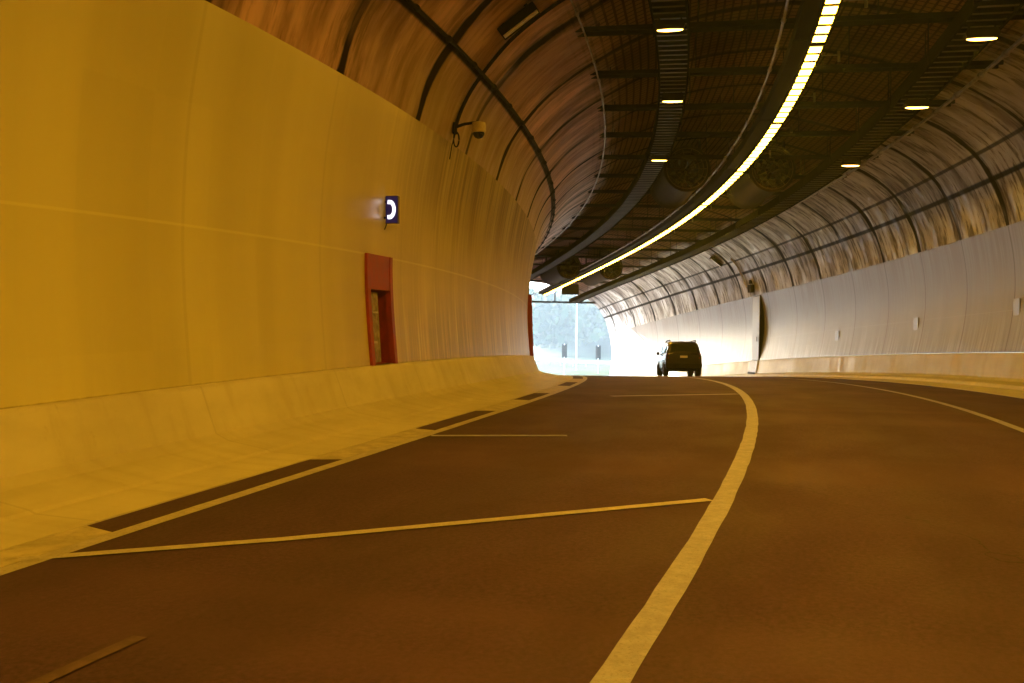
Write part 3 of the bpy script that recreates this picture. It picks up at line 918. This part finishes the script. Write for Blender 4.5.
# ------------------------------------------------------------------ car
def make_car(loc, rz):
    t = thing('car', 'dark sport utility car with roof rails driving away towards the exit', 'car', loc, rz)
    paint = NT('black_car_paint'); paint.set((.008, .006, .008), .35, 0, .3, .5, .08)
    body_m = paint.m
    # lofted body: sections along y (0 = rear bumper, 3.95 = nose); each section a half outline of (x, z)
    W2 = .82
    def sec(y, belt, roof, wtop, bot=.30, w=W2):
        h = [(w * .80, bot), (w * .97, bot + .10), (w, .62), (w * .985, belt - .08), (w * .95, belt)]
        if roof > belt + .05:
            h += [(w * .95 + (wtop - w * .95) * .55, belt + (roof - belt) * .58), (wtop, roof - .09), (wtop * .82, roof - .012), (0, roof + .012)]
        else:
            h += [(w * .93, belt + .012), (w * .88, belt + .022), (w * .6, belt + .035), (0, belt + .045)]
        return y, h
    secs = [sec(.0, .98, 1.0, .6, .42, .80), sec(.06, 1.02, 1.03, .6, .36, .84), sec(.14, 1.03, 1.52, .66, .32), sec(.32, 1.03, 1.60, .67),
            sec(1.0, 1.02, 1.635, .68), sec(1.9, 1.0, 1.63, .68), sec(2.35, .99, 1.52, .66), sec(2.75, .98, 1.20, .74), sec(3.0, .98, 1.0, .8),
            sec(3.5, .92, .9, .8), sec(3.85, .80, .8, .7, .34, .80), sec(3.97, .68, .68, .6, .42, .72)]
    mb = MB(); n = None; vs = []
    for y, h in secs:
        full = [(-x, z) for x, z in h] + [(x, z) for x, z in h[::-1][1:]]
        n = len(full); vs += [Vector((x, y, z)) for x, z in full]
    fs = []
    for i in range(len(secs) - 1):
        for j in range(n): fs.append((i * n + j, i * n + (j + 1) % n, (i + 1) * n + (j + 1) % n, (i + 1) * n + j))
    fs += [tuple(range(n)), tuple((len(secs) - 1) * n + j for j in range(n - 1, -1, -1))]
    mb.add(vs, fs); mb.build('body', body_m, t, smooth=True)
    mb = MB(); mb.box((0, 2.0, .33), (1.5, 3.3, .14)); mb.build('underbody', M['black'], t)
    # wheels
    for x in (-.74, .74):
        for y in (.78, 3.22):
            q = x + (.0 if x > 0 else 0)
            mb = MB(); mb.lathe([(.19, -.115), (.29, -.118), (.335, -.09), (.345, 0), (.335, .09), (.29, .118), (.19, .115)], 28, 'x', (q, y, .345))
            w = mb.build('wheel', simple('tyre_rubber', (.02, .02, .02), .8), t, smooth=True)
            mb = MB(); sd = 1 if x > 0 else -1
            mb.lathe([(.2, sd * .10), (.19, sd * .06), (.07, sd * .09), (.001, sd * .095)], 20, 'x', (q, y, .345)); mb.build('rim', M['steel'], w, smooth=True)
            mb = MB(); mb.lathe([(.36, sd * .118), (.41, sd * .135), (.42, sd * .12)], 24, 'x', (x * .99, y, .36)); mb.build('wheel_arch', M['black'], t, smooth=True)
    # rear window, side windows, windscreen
    gl = NT('car_window_glass'); gl.set((.05, .06, .065), .04, 0, .5); gl.b.inputs['Transmission Weight'].default_value = .35
    def quad(name, pts, mat, th=.012):
        pts = [Vector(p) for p in pts]; nn = (pts[1] - pts[0]).cross(pts[2] - pts[0]).normalized()
        c = sum(pts, Vector()) / len(pts)
        if nn.dot(c - Vector((0, 1.8, 1.1))) < 0: nn = -nn
        mb = MB(); k = len(pts)
        mb.add([p + nn * .004 for p in pts] + [p + nn * (.004 + th) for p in pts],
               [tuple(range(k)), tuple(range(2 * k - 1, k - 1, -1))] + [(i, (i + 1) % k, (i + 1) % k + k, i + k) for i in range(k)])
        return mb.build(name, mat, t)
    quad('rear_window', [(-.62, .085, 1.10), (.62, .085, 1.10), (.56, .135, 1.50), (-.56, .135, 1.50)], gl.m)
    for sx in (-1, 1):
        quad('side_window', [(sx * .815, .45, 1.08), (sx * .815, 1.35, 1.07), (sx * .715, 1.35, 1.5), (sx * .71, .55, 1.48)], gl.m)
        quad('side_window', [(sx * .815, 1.43, 1.07), (sx * .80, 2.45, 1.05), (sx * .73, 2.2, 1.42), (sx * .715, 1.43, 1.5)], gl.m)
        mb = MB(); mb.tube([(sx * .58, .40, 1.60), (sx * .59, .5, 1.67), (sx * .60, 1.2, 1.69), (sx * .59, 1.9, 1.67), (sx * .58, 2.05, 1.60)], .028, 8); mb.build('roof_rail', M['black'], t, smooth=True)
        mb = MB(); mb.lathe([(.001, -.06), (.07, -.05), (.09, 0), (.07, .05), (.001, .06)], 12, 'y', (sx * .93, 2.32, 1.1)); mb.tube([(sx * .74, 2.33, 1.03), (sx * .90, 2.32, 1.08)], .025, 6); mb.build('mirror', M['black'], t, smooth=True)
        quad('tail_light', [(sx * .69, .012, .82), (sx * .80, .035, .82), (sx * .79, .06, 1.04), (sx * .70, .045, 1.04)], simple('tail_light_lens', (.25, .01, .012), .15), .02)
        for y in (1.05, 1.95):
            mb = MB(); mb.box((sx * .872, y, .88), (.025, .16, .025)); mb.build('door_handle', M['black'], t)
    quad('windscreen', [(-.68, 2.84, 1.04), (.68, 2.84, 1.04), (.58, 2.36, 1.49), (-.58, 2.36, 1.49)], gl.m)
    quad('number_plate', [(-.17, -.002, .85), (.17, -.002, .85), (.17, .012, .95), (-.17, .012, .95)], simple('number_plate_white', (.55, .52, .4), .4, 0, .05), .008)
    mb = MB(); mb.prism([(-.80, .36), (.80, .36), (.83, .46), (.82, .60), (-.82, .60), (-.83, .46)], .10, Matrix.Translation((0, -.03, 0))); mb.build('bumper', M['black'], t, bevel=.02)
    mb = MB(); mb.tube([(.05, .10, 1.12), (-.30, .115, 1.34), (-.33, .115, 1.36)], .014, 6); mb.build('rear_wiper', M['conduit'], t)
    for sx in (-1, 1):
        mb = MB(); mb.box((sx * .36, 1.25, 1.08), (.42, .16, .5)); mb.box((sx * .36, 1.25, 1.41), (.24, .1, .16)); mb.build('seat', M['grey'], t, bevel=.03)
    return t


car = make_car(P(49.0, 1.05, .0), theta(49.0) - R(6))
car.rotation_euler.x = math.atan(float(_grade(np.array(50.0))))

# ------------------------------------------------------------------ outside: ground, hill, wood, street furniture
def hill_z(x, y):
    D = np.hypot(x, y); A = np.degrees(np.arctan2(-x, y))
    crest = np.clip(12 + (17.3 - A) * 8.5, -1, 70) + 3 * np.sin(A * 3.1) + 1.5 * np.sin(A * 7.7 + 1)
    f = np.clip((D - 150) / 210, 0, 1); f = f * f * (3 - 2 * f)
    front = np.clip((y - 40) / 60, 0, 1)
    return (np.clip(crest, 0, 42) + 2.4) * f * front


def terrain_z(x, y):
    dist = np.full(x.shape, 1e9); rz = np.zeros(x.shape)
    for i in range(0, len(SA), 4):
        q = np.hypot(x - XA[i], y - YA[i]); mk = q < dist
        dist = np.where(mk, q, dist); rz = np.where(mk, ZA[i], rz)
    b = -2.45 + .25 * np.sin(x * .21) * np.cos(y * .17) + hill_z(x, y)
    f = np.clip((dist - 7.6) / 9, 0, 1); f = f * f * (3 - 2 * f)
    return (rz - .4) * (1 - f) + b * f


def axis(lo, hi):
    out = [0.0]; st = 1.5
    while out[-1] < hi: out.append(out[-1] + st); st = 1.5 if out[-1] < 140 else min(st * 1.12, 160)
    neg = [0.0]; st = 1.5
    while neg[-1] > lo: neg.append(neg[-1] - st); st = 1.5 if neg[-1] > -140 else min(st * 1.12, 160)
    return np.array(sorted(set(out + neg)))


gx = axis(-1500, 1500); gy = axis(-1500, 1500)
X, Y = np.meshgrid(gx, gy); Z = terrain_z(X, Y)
nx = len(gx)
verts = np.stack([X.ravel(), Y.ravel(), Z.ravel()], 1)
faces = [(j * nx + i, j * nx + i + 1, (j + 1) * nx + i + 1, (j + 1) * nx + i) for j in range(len(gy) - 1) for i in range(nx - 1)]
gm = NT('grass_ground')
o_ = gm.obj(); n1 = gm.noise(o_, .35, 6, .6); n2 = gm.noise(o_, 4., 4, .6)
gm.set(gm.mix(gm.ss(n2, .3, .7), gm.mix(gm.ss(n1, .35, .65), (.012, .024, .010), (.03, .042, .018)), (.018, .030, .012)), .9, 0, .03)
me = bpy.data.meshes.new('ground'); me.from_pydata(verts.tolist(), [], faces); me.materials.append(gm.m)
for p in me.polygons: p.use_smooth = True
o = bpy.data.objects.new('ground', me); col.objects.link(o); tag(o, kind='structure')


def gz(x, y): return float(terrain_z(np.array([x]), np.array([y]))[0])


# wood on the hill: leaf clumps spread over it
rng = np.random.default_rng(3)
vs = []; fs = []
cnt = 0
for _ in range(520):
    A = rng.uniform(11.5, 20.2); D = rng.uniform(165, 420)
    x, y = -math.sin(R(A)) * D, math.cos(R(A)) * D
    z0 = gz(x, y); hgt = rng.uniform(6, 11); rad = rng.uniform(2.2, 4.2)
    for k in range(70):
        v = rng.normal(size=3); v /= np.linalg.norm(v); v *= rng.uniform(.55, 1.05)
        c = np.array([x, y, z0 + hgt * .62]) + v * np.array([rad, rad, hgt * .42])
        a, b = rng.normal(size=3), rng.normal(size=3)
        a /= np.linalg.norm(a); b -= a * (a @ b); b /= np.linalg.norm(b)
        q = rng.uniform(.5, 1.1); n0 = len(vs)
        vs += [tuple(c + a * q), tuple(c + b * q * .7), tuple(c - a * q), tuple(c - b * q * .7)]
        fs.append((n0, n0 + 1, n0 + 2, n0 + 3))
lm = NT('leaf_canopy'); nn = lm.noise(lm.obj(), .12, 3); lm.set(lm.mix(lm.ss(nn, .35, .65), (.035, .06, .02), (.085, .105, .04)), .8, 0, .1)
me = bpy.data.meshes.new('hillside_wood'); me.from_pydata(vs, [], fs); me.materials.append(lm.m)
o = bpy.data.objects.new('hillside_wood', me); col.objects.link(o)
tag(o, 'far hazy wood covering the hillside beyond the tunnel mouth', 'wood', None, 'stuff')

# lamp post, traffic lights, guard rail
AZ = lambda px: 20.92 - math.degrees(math.atan((px - 512) / 1050))
pole_m = simple('pale_pole', (.75, .76, .78), .4, .1, .05)
q = from_az(AZ(576.5), 112, 0); q.z = gz(q.x, q.y)
t = thing('lamp_post', 'tall slim pale lamp post standing on the verge beyond the exit', 'lamp post', q, R(30))
mb = MB(); mb.tube([(0, 0, -.2), (0, 0, 6), (0, 0, 11.5)], [.075, .06, .045], 10); mb.build('pole', pole_m, t, smooth=True)
mb = MB(); mb.tube([(0, 0, 11.4), (.4, 0, 11.8), (1.8, 0, 12.0)], .05, 8); mb.build('arm', pole_m, t, smooth=True)
mb = MB(); mb.prism([(1.6, 11.95), (2.5, 11.76), (2.45, 12.15), (1.7, 12.12)], .3); mb.build('lantern', M['grey'], t, bevel=.03)


def traffic_light(px, dist, label, zb):
    q = from_az(AZ(px), dist, 0); q.z = gz(q.x, q.y)
    t = thing('traffic_light', label, 'traffic light', q, R(20), 'traffic lights beyond the exit')
    mb = MB(); mb.tube([(0, 0, -.2), (0, 0, zb + 1.3)], .06, 8); mb.build('post', pole_m, t, smooth=True)
    mb = MB(); mb.box((0, -.14, zb + .6), (.34, .2, 1.15)); mb.build('signal_head', M['black'], t, bevel=.03)
    for k in range(3):
        mb = MB(); mb.lathe([(.12, 0), (.13, -.16), (.115, -.16), (.10, 0)], 14, 'y', (0, .12 - .36, zb + .26 + .35 * k)); mb.build('visor', M['black'], t)
    mb = MB(); mb.box((0, -.02, zb + .6), (.50, .02, 1.35)); mb.build('backing_board', M['black'], t)
    return t


traffic_light(564.5, 104, 'dark traffic light left of the lamp post beyond the exit', 2.35)
traffic_light(598.3, 104, 'dark traffic light right of the lamp post beyond the exit', 1.4)
q0 = from_az(AZ(525), 128, 0); q1 = from_az(AZ(625), 118, 0)
t = thing('guard_rail', 'steel guard rail crossing the grass beyond the tunnel exit', 'guard rail', (q0 + q1) / 2, 0)
rail = MB(); posts = []
N = 9; prev = None
for i in range(N):
    p = q0.lerp(q1, i / (N - 1)); p.z = gz(p.x, p.y)
    posts.append(p)
dirv = (q1 - q0).normalized(); nrm = Vector((dirv.y, -dirv.x, 0))
vs = []; fs = []
prof = [(0, .42), (.05, .48), (.0, .55), (.05, .62), (0, .70), (-.02, .70), (-.02, .42)]
for p in posts:
    vs += [p + nrm * a + Vector((0, 0, b)) for a, b in prof]
k = len(prof)
fs = [(i * k + j, i * k + (j + 1) % k, (i + 1) * k + (j + 1) % k, (i + 1) * k + j) for i in range(N - 1) for j in range(k)]
rail.add(vs, fs); rail.build('rail', pole_m, t, world=True)
t_loc = t.location
for p in posts:
    mb = MB(); mb.box(p - nrm * .07 + Vector((0, 0, .3)), (.12, .12, .9)); mb.build('post', M['steel'], t, world=True)

# ------------------------------------------------------------------ air
HAZE = .0015
mb = MB(); zlo, zhi = -28.0, 62.0
mb.box((0, 0, (zlo + zhi) / 2), (3300, 3300, zhi - zlo))
hz = bpy.data.materials.new('pale_haze'); hz.use_nodes = True
ht = hz.node_tree; ht.nodes.remove(ht.nodes['Principled BSDF'])
pv = ht.nodes.new('ShaderNodeVolumePrincipled'); pv.inputs['Color'].default_value = (.68, .87, 1, 1)
pv.inputs['Density'].default_value = HAZE; pv.inputs['Anisotropy'].default_value = 0.0
ht.links.new(pv.outputs[0], ht.nodes['Material Output'].inputs['Volume'])
hz.cycles.homogeneous_volume = True
tag(mb.build('haze', hz, world=False), kind='stuff')

# ------------------------------------------------------------------ camera
cam = bpy.data.cameras.new('camera'); co = bpy.data.objects.new('camera', cam); col.objects.link(co)
cam.sensor_width = 36; cam.lens = 36 * 1050 / 1024
cam.clip_start = .1; cam.clip_end = 6000
yaw, pitch, roll = R(20.92), R(-.608), R(.534)
F = Vector((-math.sin(yaw) * math.cos(pitch), math.cos(yaw) * math.cos(pitch), math.sin(pitch)))
R0 = Vector((math.cos(yaw), math.sin(yaw), 0)); U0 = R0.cross(F)
Rv = R0 * math.cos(roll) + U0 * math.sin(roll); Uv = -R0 * math.sin(roll) + U0 * math.cos(roll)
mw = Matrix((Rv, Uv, -F)).transposed().to_4x4(); mw.translation = Vector((0, 0, CAMZ))
co.matrix_world = mw
scene.camera = co

# ------------------------------------------------------------------ light
EL, AZS = 24.0, 58.0            # sun elevation; azimuth to the left of +y
w = bpy.data.worlds.new('World'); scene.world = w; w.use_nodes = True
nt = w.node_tree; bg = nt.nodes['Background']
sky = nt.nodes.new('ShaderNodeTexSky'); sky.sky_type = 'NISHITA'; sky.sun_disc = False
sky.sun_elevation = R(EL); sky.sun_rotation = R(-AZS); sky.dust_density = 2.0; sky.air_density = 1.0
nt.links.new(sky.outputs[0], bg.inputs[0]); bg.inputs[1].default_value = .15
sl = bpy.data.lights.new('sun', 'SUN'); sl.energy = 4.4; sl.angle = R(.5); sl.color = (1, .97, .93)
so = bpy.data.objects.new('sun', sl); col.objects.link(so)
tosun = Vector((-math.sin(R(AZS)) * math.cos(R(EL)), math.cos(R(AZS)) * math.cos(R(EL)), math.sin(R(EL))))
so.rotation_euler = (-tosun).to_track_quat('-Z', 'Y').to_euler(); so.location = (0, 0, 60)

vs_ = scene.view_settings
scene.display_settings.display_device = 'sRGB'
vs_.view_transform = 'Standard'; vs_.look = 'None'; vs_.gamma = 1; vs_.exposure = 4.0
try: vs_.use_curve_mapping = False
except Exception: pass
cy = scene.cycles
cy.use_denoising = True
cy.max_bounces = 10; cy.diffuse_bounces = 6; cy.glossy_bounces = 4; cy.transmission_bounces = 4
cy.sample_clamp_indirect = 3.0
cy.caustics_reflective = False; cy.caustics_refractive = False
